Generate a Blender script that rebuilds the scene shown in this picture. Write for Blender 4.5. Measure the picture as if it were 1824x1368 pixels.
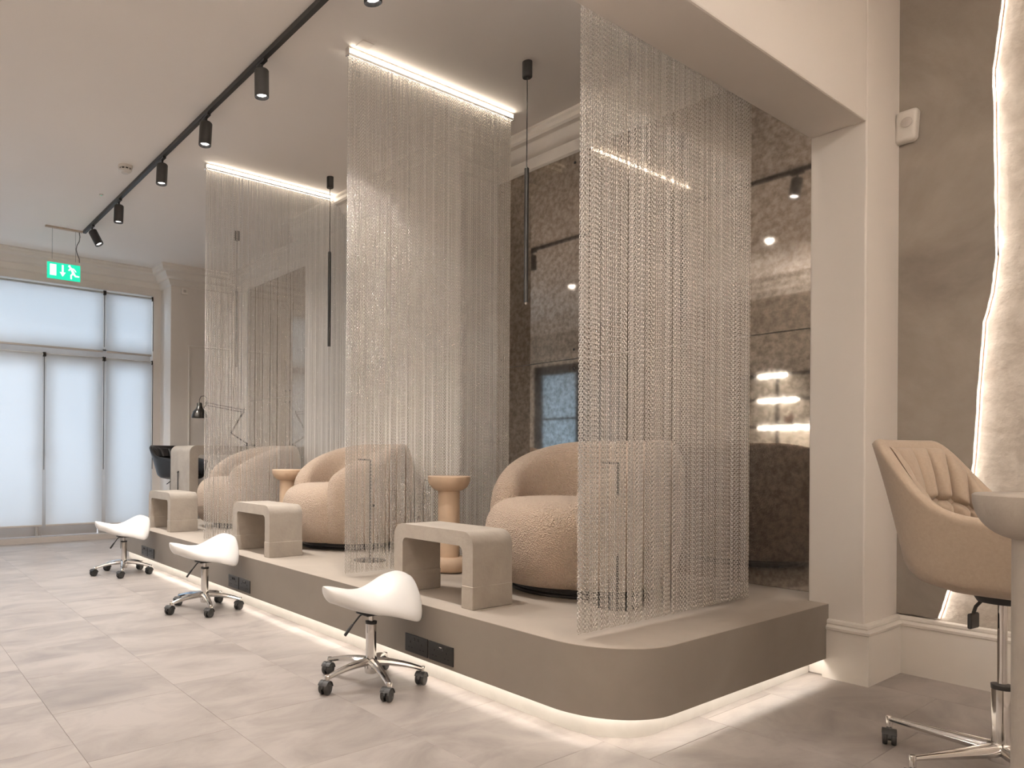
import bpy, bmesh, math, random
from mathutils import Vector, Matrix, Euler
random.seed(7)
PI = math.pi
SC = bpy.context.scene
COL = SC.collection
for o in list(bpy.data.objects):
    bpy.data.objects.remove(o)

# ------------------------------------------------------------------ camera
CX, CY, FPX, EYE = 640.0, 810.7, 1263.0, 1.15      # measured on the 1824 x 1368 frame
FW = Vector((0.5765, 0.8171, 0)); RT = Vector((0.8171, -0.5765, 0))
cam_d = bpy.data.cameras.new('camera'); cam = bpy.data.objects.new('camera', cam_d); COL.objects.link(cam)
roll = 0.006
r_ = RT * math.cos(roll) + Vector((0, 0, 1)) * math.sin(roll) * 1.0
u_ = Vector((0, 0, 1)) * math.cos(roll) - RT * math.sin(roll)
R3 = Matrix((r_, u_, -FW)).transposed()
cam.matrix_world = Matrix.Translation((0, 0, EYE)) @ R3.to_4x4()
cam_d.sensor_fit = 'HORIZONTAL'; cam_d.sensor_width = 36.0
cam_d.lens = FPX / 1824.0 * 36.0
cam_d.shift_x = (912.0 - CX) / 1824.0
cam_d.shift_y = (CY - 684.0) / 1824.0
cam_d.clip_start = 0.05
SC.camera = cam

# ------------------------------------------------------------------ world / exposure
SC.view_settings.view_transform = 'Standard'
SC.view_settings.look = 'None'
SC.view_settings.exposure = 0.52
SC.view_settings.gamma = 1.0
SC.view_settings.use_curve_mapping = False
SC.cycles.use_denoising = True
SC.cycles.max_bounces = 8
SC.cycles.diffuse_bounces = 5
SC.cycles.glossy_bounces = 4
SC.cycles.transmission_bounces = 6
SC.cycles.transparent_max_bounces = 12
SC.cycles.sample_clamp_indirect = 6.0
SC.cycles.caustics_reflective = False
SC.cycles.caustics_refractive = False
W = bpy.data.worlds.new('world'); SC.world = W; W.use_nodes = True
bg = W.node_tree.nodes['Background']
bg.inputs['Color'].default_value = (0.76, 0.87, 1.0, 1)
bg.inputs['Strength'].default_value = 1.2

def area(name, loc, size, power, color, rot=(0, 0, 0), size_y=None, spread=None):
    l = bpy.data.lights.new(name, 'AREA'); l.energy = power; l.color = color
    l.shape = 'RECTANGLE'; l.size = size; l.size_y = size_y or size
    if spread: l.spread = spread
    o = bpy.data.objects.new(name, l); o.location = loc; o.rotation_euler = rot; COL.objects.link(o)
    return o
# overcast daylight standing outside the shop front
area('daylight', (1.2, 11.1, 2.0), 5.6, 250, (0.80, 0.88, 1.0), (-PI / 2, 0, 0), 3.6)
WARM = (1.0, 0.80, 0.62)
SPOT_COL = (1.0, 0.94, 0.88)
# fill lamps added on the ceiling behind the camera, unseen (panels built below)
FILL_LAMPS = [(0.4, -0.6), (2.6, -0.9)]

# ------------------------------------------------------------------ helpers
def new_obj(name, me, parent=None, mat=None):
    o = bpy.data.objects.new(name, me); COL.objects.link(o)
    if parent is not None: o.parent = parent
    if mat is not None:
        if not me.materials: me.materials.append(mat)
    return o

def obj(name, bm, mat=None, parent=None, smooth=True, loc=None, rotz=0.0, angle=0.6):
    me = bpy.data.meshes.new(name)
    bmesh.ops.recalc_face_normals(bm, faces=bm.faces)
    bm.to_mesh(me); bm.free()
    if smooth:
        me.shade_smooth()
        try: me.set_sharp_from_angle(angle=angle)
        except Exception: pass
    o = new_obj(name, me, parent, mat)
    if loc is not None: o.location = loc
    if rotz: o.rotation_euler = (0, 0, rotz)
    return o

def thing(name, label, cat, loc=(0, 0, 0), rotz=0, group=None):
    o = bpy.data.objects.new(name, None); COL.objects.link(o); o.empty_display_size = .1
    o.location = loc; o.rotation_euler = (0, 0, rotz); o['label'] = label; o['category'] = cat
    if group: o['group'] = group
    return o

def tag(o, label, cat, group=None):
    o['label'] = label; o['category'] = cat
    if group: o['group'] = group
    return o

def struct(name, bm, mat, **k):
    o = obj(name, bm, mat, **k); o['kind'] = 'structure'; return o

def dup(root, loc, rotz, label, group=None):
    def cp(o, parent):
        c = o.copy(); COL.objects.link(c); c.parent = parent
        for ch in kids.get(o.name, []): cp(ch, c)
        return c
    kids = {}
    for q in list(COL.objects):
        if q.parent: kids.setdefault(q.parent.name, []).append(q)
    r = cp(root, None); r.location = loc; r.rotation_euler = (0, 0, rotz); r['label'] = label
    if group: r['group'] = group
    return r

def add_box(bm, x0, x1, y0, y1, z0, z1, bev=0.0, seg=2):
    vs = [bm.verts.new((x, y, z)) for z in (z0, z1) for y in (y0, y1) for x in (x0, x1)]
    F = [(0, 1, 3, 2), (4, 6, 7, 5), (0, 4, 5, 1), (2, 3, 7, 6), (0, 2, 6, 4), (1, 5, 7, 3)]
    fs = [bm.faces.new([vs[i] for i in f]) for f in F]
    if bev > 0:
        es = list({e for f in fs for e in f.edges})
        bmesh.ops.bevel(bm, geom=es, offset=bev, segments=seg, affect='EDGES', profile=.5)

def box(x0, x1, y0, y1, z0, z1, bev=0.0, seg=2):
    bm = bmesh.new(); add_box(bm, x0, x1, y0, y1, z0, z1, bev, seg); return bm

def add_lathe(bm, prof, n=32, M=None, a0=0.0):
    rings = []
    for (r, z) in prof:
        if r < 1e-6:
            rings.append([bm.verts.new((0, 0, z))])
        else:
            rings.append([bm.verts.new((r * math.cos(a0 + 2 * PI * i / n), r * math.sin(a0 + 2 * PI * i / n), z)) for i in range(n)])
    for A, B in zip(rings[:-1], rings[1:]):
        for i in range(n):
            j = (i + 1) % n
            if len(A) == 1 and len(B) == 1: continue
            if len(A) == 1: bm.faces.new((A[0], B[i], B[j]))
            elif len(B) == 1: bm.faces.new((A[i], A[j], B[0]))
            else: bm.faces.new((A[i], A[j], B[j], B[i]))
    for Rg in (rings[0], rings[-1]):
        if len(Rg) > 1: bm.faces.new(Rg)
    if M is not None:
        bmesh.ops.transform(bm, matrix=M, verts=[v for Rg in rings for v in Rg])
    return rings

def lathe(prof, n=32, M=None):
    bm = bmesh.new(); add_lathe(bm, prof, n, M); return bm

def add_tube(bm, pts, rad, n=8, closed=False, flat=1.0, cap=True, up=Vector((0, 0, 1))):
    pts = [Vector(p) for p in pts]; N = len(pts)
    if not isinstance(rad, (list, tuple)): rad = [rad] * N
    rings = []
    for i, p in enumerate(pts):
        a = pts[(i - 1) % N] if (closed or i > 0) else p
        b = pts[(i + 1) % N] if (closed or i < N - 1) else p
        t = (b - a).normalized()
        s = t.cross(up)
        if s.length < 1e-3: s = t.cross(Vector((0, 1, 0)))
        s.normalize(); w = s.cross(t).normalized()
        rings.append([bm.verts.new(p + s * rad[i] * math.cos(2 * PI * k / n) + w * rad[i] * flat * math.sin(2 * PI * k / n)) for k in range(n)])
    m = N if closed else N - 1
    for i in range(m):
        A = rings[i]; B = rings[(i + 1) % N]
        for k in range(n):
            j = (k + 1) % n
            bm.faces.new((A[k], A[j], B[j], B[k]))
    if cap and not closed:
        bm.faces.new(rings[0]); bm.faces.new(rings[-1])

def tube(pts, rad, n=8, **k):
    bm = bmesh.new(); add_tube(bm, pts, rad, n, **k); return bm

def add_prism(bm, poly, z0, z1, axis='z', off=0):
    """poly in 2D; axis z: (x,y); axis x: (y,z) extruded along x z0..z1; axis y: (x,z)."""
    def P(a, b, c):
        return {'z': (a, b, c), 'x': (c, a, b), 'y': (a, c, b)}[axis]
    A = [bm.verts.new(P(a, b, z0)) for a, b in poly]
    B = [bm.verts.new(P(a, b, z1)) for a, b in poly]
    n = len(poly)
    for i in range(n):
        j = (i + 1) % n
        bm.faces.new((A[i], A[j], B[j], B[i]))
    bm.faces.new(A); bm.faces.new(B)

def sweep(path, prof, closed=False):
    """mitred sweep of a profile (out, z) along a 2D path; 'out' goes to the left of travel."""
    bm = bmesh.new(); N = len(path); rings = []
    P = [Vector((x, y)) for x, y in path]
    for i in range(N):
        d0 = (P[i] - P[i - 1]).normalized() if i > 0 else None
        d1 = (P[i + 1] - P[i]).normalized() if i < N - 1 else None
        if d0 is None: d0 = d1
        if d1 is None: d1 = d0
        n0 = Vector((-d0.y, d0.x)); n1 = Vector((-d1.y, d1.x))
        m = (n0 + n1); m.normalize(); k = 1.0 / max(.2, m.dot(n0))
        rings.append([bm.verts.new((P[i].x + m.x * a * k, P[i].y + m.y * a * k, z)) for a, z in prof])
    q = len(prof)
    for A, B in zip(rings[:-1], rings[1:]):
        for k in range(q):
            j = (k + 1) % q
            bm.faces.new((A[k], A[j], B[j], B[k]))
    bm.faces.new(rings[0]); bm.faces.new(rings[-1])
    return bm

def arc(cx, cy, r, a0, a1, n):
    return [(cx + r * math.cos(a0 + (a1 - a0) * i / n), cy + r * math.sin(a0 + (a1 - a0) * i / n)) for i in range(n + 1)]

# ------------------------------------------------------------------ materials
def srgb(r, g, b):
    f = lambda c: ((c / 255.0) / 12.92) if c / 255.0 <= .04045 else (((c / 255.0) + .055) / 1.055) ** 2.4
    return (f(r), f(g), f(b), 1.0)

def mat(name, color, rough=.6, metal=0.0, var=None, vscale=3.0, vdetail=5.0, stretch=(1, 1, 1), bump=0.0, bscale=60.0,
        world_space=False, spec=.5, rnd=0.0, bkind='noise', bdist=.004, roughvar=0.0, sheen=0.0):
    m = bpy.data.materials.new(name); m.use_nodes = True
    nt = m.node_tree; N = nt.nodes; L = nt.links; b = N['Principled BSDF']
    b.inputs['Base Color'].default_value = color
    b.inputs['Roughness'].default_value = rough
    b.inputs['Metallic'].default_value = metal
    b.inputs['Specular IOR Level'].default_value = spec
    if sheen: b.inputs['Sheen Weight'].default_value = sheen
    if var or bump:
        if world_space:
            g = N.new('ShaderNodeNewGeometry'); src = g.outputs['Position']
        else:
            g = N.new('ShaderNodeTexCoord'); src = g.outputs['Object']
        if rnd:
            oi = N.new('ShaderNodeObjectInfo'); ml = N.new('ShaderNodeMath'); ml.operation = 'MULTIPLY'; ml.inputs[1].default_value = rnd
            L.new(oi.outputs['Random'], ml.inputs[0])
            ad = N.new('ShaderNodeVectorMath'); ad.operation = 'ADD'
            L.new(src, ad.inputs[0]); L.new(ml.outputs[0], ad.inputs[1]); src = ad.outputs[0]
        mp = N.new('ShaderNodeMapping'); mp.inputs['Scale'].default_value = stretch
        L.new(src, mp.inputs[0])
    if var:
        n1 = N.new('ShaderNodeTexNoise'); n1.inputs['Scale'].default_value = vscale; n1.inputs['Detail'].default_value = vdetail
        n1.inputs['Roughness'].default_value = .6; n1.inputs['Distortion'].default_value = .6
        L.new(mp.outputs[0], n1.inputs['Vector'])
        cr = N.new('ShaderNodeValToRGB'); e = cr.color_ramp.elements
        e[0].position = .30; e[0].color = var; e[1].position = .68; e[1].color = color
        L.new(n1.outputs['Fac'], cr.inputs[0]); L.new(cr.outputs[0], b.inputs['Base Color'])
        if roughvar:
            mr = N.new('ShaderNodeMapRange'); mr.inputs[3].default_value = rough - roughvar; mr.inputs[4].default_value = rough + roughvar
            L.new(n1.outputs['Fac'], mr.inputs[0]); L.new(mr.outputs[0], b.inputs['Roughness'])
    if bump:
        if bkind == 'voronoi':
            n2 = N.new('ShaderNodeTexVoronoi'); n2.inputs['Scale'].default_value = bscale; out = n2.outputs['Distance']
            n3 = N.new('ShaderNodeTexNoise'); n3.inputs['Scale'].default_value = bscale * .6; n3.inputs['Detail'].default_value = 3
            L.new(mp.outputs[0], n3.inputs['Vector'])
            mx = N.new('ShaderNodeMath'); mx.operation = 'ADD'; L.new(n2.outputs['Distance'], mx.inputs[0]); L.new(n3.outputs['Fac'], mx.inputs[1]); out = mx.outputs[0]
        else:
            n2 = N.new('ShaderNodeTexNoise'); n2.inputs['Scale'].default_value = bscale; n2.inputs['Detail'].default_value = 6; out = n2.outputs['Fac']
        L.new(mp.outputs[0], n2.inputs['Vector'])
        bp = N.new('ShaderNodeBump'); bp.inputs['Strength'].default_value = bump; bp.inputs['Distance'].default_value = bdist
        L.new(out, bp.inputs['Height']); L.new(bp.outputs[0], b.inputs['Normal'])
    return m

def emit(name, color, s):
    m = bpy.data.materials.new(name); m.use_nodes = True; nt = m.node_tree
    for n in list(nt.nodes): nt.nodes.remove(n)
    e = nt.nodes.new('ShaderNodeEmission'); e.inputs[0].default_value = (*color[:3], 1); e.inputs[1].default_value = s
    o = nt.nodes.new('ShaderNodeOutputMaterial'); nt.links.new(e.outputs[0], o.inputs[0]); return m

def lin(r, g, b): return (r, g, b, 1.0)
M = {}
M['paint'] = mat('wall_paint', lin(.80, .745, .69), .75, var=lin(.78, .725, .67), vscale=1.2, bump=.05, bscale=180)
M['ceil'] = mat('ceiling_paint', lin(.88, .835, .79), .85, var=lin(.86, .815, .77), vscale=.8)
M['trim'] = mat('trim_paint', lin(.82, .77, .71), .5, var=lin(.79, .74, .68), vscale=3)
M['joint'] = mat('floor_joint', lin(.26, .235, .215), .8, var=lin(.12, .105, .095), vscale=20)
M['micro'] = mat('platform_microcement', lin(.42, .365, .31), .62, var=lin(.37, .32, .27), vscale=2.2, vdetail=8, bump=.08, bscale=90, world_space=True)
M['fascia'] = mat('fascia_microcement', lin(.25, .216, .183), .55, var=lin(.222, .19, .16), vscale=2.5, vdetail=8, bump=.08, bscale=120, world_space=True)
M['plinth'] = mat('plinth_white', lin(.72, .69, .64), .45, var=lin(.66, .63, .58), vscale=8)
M['stone'] = mat('cast_stone', lin(.42, .37, .315), .7, var=lin(.34, .295, .25), vscale=5, vdetail=10, bump=.35, bscale=45, bdist=.006)
M['clay'] = mat('peach_clay', lin(.60, .44, .31), .6, var=lin(.55, .40, .28), vscale=8, bump=.12, bscale=160)
M['boucle'] = mat('boucle_fabric', lin(.60, .465, .36), .95, var=lin(.52, .395, .30), vscale=60, bump=1.0, bscale=140, bkind='voronoi', bdist=.010, spec=.15, sheen=.2)
M['cream_uph'] = mat('cream_upholstery', lin(.44, .35, .27), .85, var=lin(.40, .315, .24), vscale=90, bump=.25, bscale=500, spec=.2, sheen=.2)
M['white_vinyl'] = mat('white_vinyl', lin(.80, .785, .765), .35, var=lin(.78, .765, .745), vscale=4, bump=.04, bscale=300)
M['black_leather'] = mat('black_leather', lin(.012, .011, .012), .32, var=lin(.02, .018, .018), vscale=12, bump=.15, bscale=250)
M['chrome'] = mat('chrome', lin(.80, .78, .76), .10, 1.0, var=lin(.72, .70, .68), vscale=2)
M['black_plastic'] = mat('black_plastic', lin(.018, .017, .016), .45, var=lin(.026, .025, .024), vscale=30)
M['black_metal'] = mat('black_metal', lin(.014, .013, .0125), .4, 0.0, var=lin(.02, .019, .018), vscale=20)
M['socket'] = mat('socket_black', lin(.012, .011, .010), .3, var=lin(.02, .018, .016), vscale=20)
M['hole'] = mat('socket_hole', lin(.002, .002, .002), .8, var=lin(.003, .003, .003), vscale=9)
M['alu'] = mat('chain_aluminium', lin(.79, .76, .72), .26, 1.0)
M['concrete'] = mat('concrete_plaster', lin(.37, .325, .28), .75, var=lin(.20, .168, .138), vscale=1.15, vdetail=9, bump=.25, bscale=30, bdist=.006, world_space=True)
M['rough_plaster'] = mat('rough_white_plaster', lin(.70, .64, .57), .85, var=lin(.47, .41, .35), vscale=9, vdetail=9, bump=.5, bscale=30, bdist=.012, world_space=True)
M['led_shelf'] = emit('led_shelf_strip', (1.0, .93, .84), 60)
M['pale_stone'] = mat('pale_concrete', lin(.62, .57, .50), .8, var=lin(.52, .47, .41), vscale=3, vdetail=9, world_space=True)
M['pvc'] = mat('white_plastic', lin(.70, .66, .61), .4, var=lin(.67, .63, .58), vscale=10)
M['frame'] = mat('window_frame_paint', lin(.55, .50, .46), .5, var=lin(.52, .47, .43), vscale=6)
M['dark_void'] = mat('dark_grille', lin(.03, .025, .02), .8, var=lin(.04, .03, .025), vscale=9)
M['led'] = emit('led_warm', (1.0, .86, .70), 14)
M['led_floor'] = emit('led_floor_strip', (1.0, .93, .85), 17)
M['led_wall'] = emit('led_wall_strip', (1.0, .90, .80), 15)
M['lens'] = emit('spot_lens', (1.0, .95, .92), 14)
M['fill_panel'] = emit('fill_lamp_panel', (1.0, .93, .86), 18)
M['fill_uplight'] = emit('fill_uplight_strip', (1.0, .93, .87), 270)
M['green'] = emit('exit_green', (.02, .62, .36), 1.05)
M['sign_white'] = emit('exit_white', (.85, 1.0, .97), 1.1)
M['brown'] = mat('kraft_brown', lin(.18, .10, .07), .7, var=lin(.14, .08, .05), vscale=20)
M['lacquer'] = mat('bottle_lacquer', lin(.05, .025, .02), .25, var=lin(.07, .03, .02), vscale=20)
M['tan'] = mat('tan_cap', lin(.6, .5, .4), .5, var=lin(.5, .4, .3), vscale=20)

# antique smoked mirror: tinted glossy glass over mottled foxing
m = bpy.data.materials.new('antique_mirror'); m.use_nodes = True; nt = m.node_tree; N = nt.nodes; L = nt.links
b = N['Principled BSDF']; b.inputs['Roughness'].default_value = .04; b.inputs['Metallic'].default_value = 1.0
b.inputs['Base Color'].default_value = lin(.50, .445, .39)
df = N.new('ShaderNodeBsdfPrincipled'); df.inputs['Roughness'].default_value = .55
g = N.new('ShaderNodeNewGeometry')
n1 = N.new('ShaderNodeTexNoise'); n1.inputs['Scale'].default_value = 30; n1.inputs['Detail'].default_value = 6; n1.inputs['Roughness'].default_value = .6
n2 = N.new('ShaderNodeTexNoise'); n2.inputs['Scale'].default_value = 1.6; n2.inputs['Detail'].default_value = 4
L.new(g.outputs['Position'], n1.inputs['Vector']); L.new(g.outputs['Position'], n2.inputs['Vector'])
c1 = N.new('ShaderNodeValToRGB'); e = c1.color_ramp.elements
e[0].position = .36; e[0].color = lin(.235, .20, .168); e[1].position = .66; e[1].color = lin(.35, .305, .262)
L.new(n1.outputs['Fac'], c1.inputs[0]); L.new(c1.outputs[0], df.inputs['Base Color'])
mr = N.new('ShaderNodeMapRange'); mr.inputs[1].default_value = .3; mr.inputs[2].default_value = .7; mr.inputs[3].default_value = .10; mr.inputs[4].default_value = .24
L.new(n2.outputs['Fac'], mr.inputs[0])
c2 = N.new('ShaderNodeValToRGB'); e = c2.color_ramp.elements
e[0].position = .36; e[0].color = lin(.36, .315, .27); e[1].position = .64; e[1].color = lin(.60, .54, .48)
L.new(n1.outputs['Fac'], c2.inputs[0]); L.new(c2.outputs[0], b.inputs['Base Color'])
mx = N.new('ShaderNodeMixShader'); L.new(mr.outputs[0], mx.inputs[0]); L.new(b.outputs[0], mx.inputs[1]); L.new(df.outputs[0], mx.inputs[2])
L.new(mx.outputs[0], N['Material Output'].inputs[0]); M['mirror'] = m

# floor tiles: cloudy streaked vinyl stone, individual per tile
m = bpy.data.materials.new('floor_tile'); m.use_nodes = True; nt = m.node_tree; N = nt.nodes; L = nt.links
b = N['Principled BSDF']
g = N.new('ShaderNodeNewGeometry'); oi = N.new('ShaderNodeObjectInfo')
ml = N.new('ShaderNodeMath'); ml.operation = 'MULTIPLY'; ml.inputs[1].default_value = 47.0; L.new(oi.outputs['Random'], ml.inputs[0])
ad = N.new('ShaderNodeVectorMath'); ad.operation = 'ADD'; L.new(g.outputs['Position'], ad.inputs[0]); L.new(ml.outputs[0], ad.inputs[1])
mp = N.new('ShaderNodeMapping'); mp.inputs['Scale'].default_value = (1.1, 2.0, 1); mp.inputs['Rotation'].default_value = (0, 0, .25); L.new(ad.outputs[0], mp.inputs[0])
n1 = N.new('ShaderNodeTexNoise'); n1.inputs['Scale'].default_value = 2.0; n1.inputs['Detail'].default_value = 9; n1.inputs['Roughness'].default_value = .62; n1.inputs['Distortion'].default_value = .8
L.new(mp.outputs[0], n1.inputs['Vector'])
cr = N.new('ShaderNodeValToRGB'); e = cr.color_ramp.elements
e[0].position = .28; e[0].color = lin(.225, .198, .185); e[1].position = .60; e[1].color = lin(.37, .33, .305)
q = e.new(.45); q.color = lin(.305, .27, .248)
L.new(n1.outputs['Fac'], cr.inputs[0]); L.new(cr.outputs[0], b.inputs['Base Color'])
mr = N.new('ShaderNodeMapRange'); mr.inputs[3].default_value = .34; mr.inputs[4].default_value = .50; L.new(n1.outputs['Fac'], mr.inputs[0]); L.new(mr.outputs[0], b.inputs['Roughness'])
n2 = N.new('ShaderNodeTexNoise'); n2.inputs['Scale'].default_value = 70; n2.inputs['Detail'].default_value = 5; L.new(mp.outputs[0], n2.inputs['Vector'])
bp = N.new('ShaderNodeBump'); bp.inputs['Strength'].default_value = .12; bp.inputs['Distance'].default_value = .003; L.new(n2.outputs['Fac'], bp.inputs['Height']); L.new(bp.outputs[0], b.inputs['Normal'])
b.inputs['Specular IOR Level'].default_value = .45
M['tile'] = m

# roller blind fabric: light comes through from behind
m = bpy.data.materials.new('roller_blind_fabric'); m.use_nodes = True; nt = m.node_tree; N = nt.nodes; L = nt.links
for n in list(N): N.remove(n)
d = N.new('ShaderNodeBsdfDiffuse'); d.inputs[0].default_value = lin(.78, .79, .80)
t = N.new('ShaderNodeBsdfTranslucent'); t.inputs[0].default_value = lin(.84, .86, .88)
wv = N.new('ShaderNodeTexNoise'); wv.inputs['Scale'].default_value = 260
bp = N.new('ShaderNodeBump'); bp.inputs['Strength'].default_value = .1; L.new(wv.outputs['Fac'], bp.inputs['Height']); L.new(bp.outputs[0], d.inputs['Normal'])
x = N.new('ShaderNodeMixShader'); x.inputs[0].default_value = .50; L.new(d.outputs[0], x.inputs[1]); L.new(t.outputs[0], x.inputs[2])
o = N.new('ShaderNodeOutputMaterial'); L.new(x.outputs[0], o.inputs[0]); M['blind'] = m

def glass(name, color, rough=0.0):
    m = bpy.data.materials.new(name); m.use_nodes = True; nt = m.node_tree; N = nt.nodes; L = nt.links
    for n in list(N): N.remove(n)
    g = N.new('ShaderNodeBsdfGlossy'); g.inputs['Roughness'].default_value = rough
    t = N.new('ShaderNodeBsdfTransparent'); t.inputs[0].default_value = color
    f = N.new('ShaderNodeFresnel'); f.inputs[0].default_value = 1.45
    x = N.new('ShaderNodeMixShader'); L.new(f.outputs[0], x.inputs[0]); L.new(t.outputs[0], x.inputs[1]); L.new(g.outputs[0], x.inputs[2])
    o = N.new('ShaderNodeOutputMaterial'); L.new(x.outputs[0], o.inputs[0]); return m
M['glass'] = glass('window_glass', lin(.93, .96, .97))
# frosted side glazing
m = bpy.data.materials.new('frosted_glass'); m.use_nodes = True; nt = m.node_tree; N = nt.nodes; L = nt.links
for n in list(N): N.remove(n)
d = N.new('ShaderNodeBsdfDiffuse'); d.inputs[0].default_value = lin(.45, .52, .56)
t = N.new('ShaderNodeBsdfTranslucent'); t.inputs[0].default_value = lin(.6, .72, .8)
x = N.new('ShaderNodeMixShader'); x.inputs[0].default_value = .5; L.new(d.outputs[0], x.inputs[1]); L.new(t.outputs[0], x.inputs[2])
o = N.new('ShaderNodeOutputMaterial'); L.new(x.outputs[0], o.inputs[0]); M['frost'] = m

# ------------------------------------------------------------------ room dimensions
XL, XM, XR = -1.8, 4.435, 4.6           # left wall, mirror wall, right plaster wall
YB, Y0, Y1, YW = -2.0, 1.46, 1.72, 9.8   # back wall, pillar faces, window wall
YP = 9.4                                 # projecting pier
ZC = 3.70                                # ceiling
XP = 4.17                                # pillar face
ZB = 2.86                                # underside of beam
PX, PY, PZ = 2.37, 1.62, 0.384           # platform edge and top
PEND = 7.95
CHX, CHY0, CHY1 = 4.0, 4.25, 6.72        # chimney breast

# ------------------------------------------------------------------ floor
fl = struct('floor', box(XL - .1, XR + .2, YB - .1, YW + .2, -.12, -.006), M['joint'], smooth=False)
TS = .587
tb = bmesh.new(); add_box(tb, 0.0004, TS - .0004, .0004, TS - .0004, -.010, 0.0, .0010, 1)
tme = bpy.data.meshes.new('tile'); tb.to_mesh(tme); tb.free(); tme.materials.append(M['tile'])
cols = []
x = .70 + TS * 7
while x > XL - TS: cols.append(x - TS); x -= TS
for ci, cx in enumerate(sorted(cols)):
    if cx > XR + .1 or cx + TS < XL - .02: continue
    yo = {0: 0.0, 1: .10, 2: .20}[ci % 3]
    y = 3.324 - TS * 10 + yo
    while y < YW + .05:
        if y + TS > YB and not (cx > PX + .12 and y > PY + .15 and (y + TS) < PEND - .1):
            t = bpy.data.objects.new('tile', tme); COL.objects.link(t); t.parent = fl; t.location = (cx, y, 0)
        y += TS

# ------------------------------------------------------------------ walls, ceiling, beam, pillar
struct('ceiling', box(XL - .1, XR + .2, YB - .1, YW + .2, ZC, ZC + .12), M['ceil'], smooth=False)
struct('wall_back', box(XM, XM + .15, Y1, YP + .4, 0, ZC), M['paint'], smooth=False)
struct('chimney_wall', box(CHX, XM, CHY0, CHY1, 0, ZC, .006, 2), M['paint'], smooth=False)
struct('wall_corner', box(3.47, XM, YP, YW + .15, 0, ZC), M['paint'], smooth=False)
struct('wall_rear', box(XL - .1, XR + .2, YB - .12, YB, 0, ZC), M['paint'], smooth=False)
# left wall with an opening for the black framed glazed door
bm = bmesh.new()
DL0, DL1, DLZ = 7.15, 9.25, 2.86
add_box(bm, XL - .15, XL, YB, DL0, 0, ZC); add_box(bm, XL - .15, XL, DL1, YW, 0, ZC); add_box(bm, XL - .15, XL, DL0, DL1, DLZ, ZC)
struct('wall_left', bm, M['pale_stone'], smooth=False)
# window wall
bm = bmesh.new()
WX0, WX1, WZ = -1.3, 3.36, 3.36
add_box(bm, XL, WX0, YW, YW + .20, 0, ZC); add_box(bm, WX1, 3.47, YW, YW + .20, 0, ZC); add_box(bm, WX0, WX1, YW, YW + .20, WZ, ZC)
struct('wall_front', bm, M['paint'], smooth=False)
# beam and pillar between front salon and treatment area
struct('beam', box(XL, XP, Y0, Y1, ZB, ZC, .008, 2), M['paint'], smooth=False)
struct('pillar', box(XP, XR + .1, Y0, Y1, 0, ZC, .008, 2), M['paint'], smooth=False)
# right wall: rough white plaster behind a skim of grey plaster board cut along a wavy line
struct('wall_right', box(XR + .035, XR + .2, YB, Y0, 0, ZC), M['rough_plaster'], smooth=False)
edge = [(1.02, 3.70), (1.045, 3.38), (1.075, 3.09), (1.065, 2.6), (1.06, 2.16), (1.075, 1.98), (1.105, 1.84), (1.125, 1.5), (1.14, 1.16), (1.155, .98), (1.195, .72), (1.24, .47), (1.28, .315)]
def jag(pts, n=6, amp=.0018):
    out = []
    for (a, b_), (c, d_) in zip(pts[:-1], pts[1:]):
        for i in range(n):
            t = i / n; out.append((a + (c - a) * t + random.uniform(-amp, amp), b_ + (d_ - b_) * t))
    out.append(pts[-1]); return out
je = jag(edge)
bm = bmesh.new(); add_prism(bm, [(Y0 + .0, ZC)] + je + [(Y0, .315)], XR, XR + .028, 'x')
grey = struct('wall_panel', bm, M['concrete'], smooth=False)
bm = bmesh.new(); add_tube(bm, [(XR + .022, y - .006, z) for y, z in je[::2]], .004, 6)
cut = obj('cut_edge', bm, mat('raw_board_edge', lin(.42, .27, .19), .8, var=lin(.3, .18, .12), vscale=40), grey)
bm = bmesh.new()
for (a, b_), (c, d_) in zip(edge[:-1], edge[1:]):
    vs = [bm.verts.new(p) for p in ((XR + .012, a - .004, b_), (XR + .012, c - .004, d_), (XR + .030, c - .004, d_), (XR + .030, a - .004, b_))]
    bm.faces.new(vs)
o = obj('wall_led_strip', bm, M['led_wall'], smooth=False); tag(o, 'glowing LED strip along the wavy cut edge of the grey wall plaster', 'light')
# skirting on the right, mitred round the pillar
BH = .307
skp = [(0, 0), (.030, 0), (.030, BH - .055), (.036, BH - .05), (.038, BH - .038), (.030, BH - .03), (.022, BH - .026), (.026, BH - .018), (.024, BH - .006), (.014, BH), (0, BH)]
struct('baseboard_right', sweep([(XR, YB), (XR, Y0), (XP, Y0), (XP, PY + .02)], skp), M['trim'], angle=.5)
# cornice along ceiling of the treatment area
cop = [(0, ZC), (.20, ZC), (.20, ZC - .02), (.185, ZC - .035), (.18, ZC - .06), (.165, ZC - .075), (.13, ZC - .085), (.115, ZC - .10), (.10, ZC - .135), (.07, ZC - .165), (.055, ZC - .17), (.05, ZC - .19), (.03, ZC - .215), (.022, ZC - .235), (0, ZC - .25)]
cp = [(XM, Y1), (XM, CHY0), (CHX, CHY0), (CHX, CHY1), (XM, CHY1), (XM, YP), (3.47, YP), (3.47, YW), (XL, YW), (XL, Y1)]
struct('cornice', sweep(cp, cop), M['trim'], angle=.5)
# picture-frame moulding on pier
bm = bmesh.new()
for a in ((3.72, 3.745, .95, 2.66), (4.33, 4.355, .95, 2.66)): add_box(bm, a[0], a[1], YP - .018, YP, a[2], a[3], .005, 1)
for a in ((3.72, 4.355, 2.635, 2.66), (3.72, 4.355, .95, .975)): add_box(bm, a[0], a[1], YP - .02, YP, a[2], a[3], .005, 1)
struct('trim_1', bm, M['trim'], smooth=False)

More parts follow.
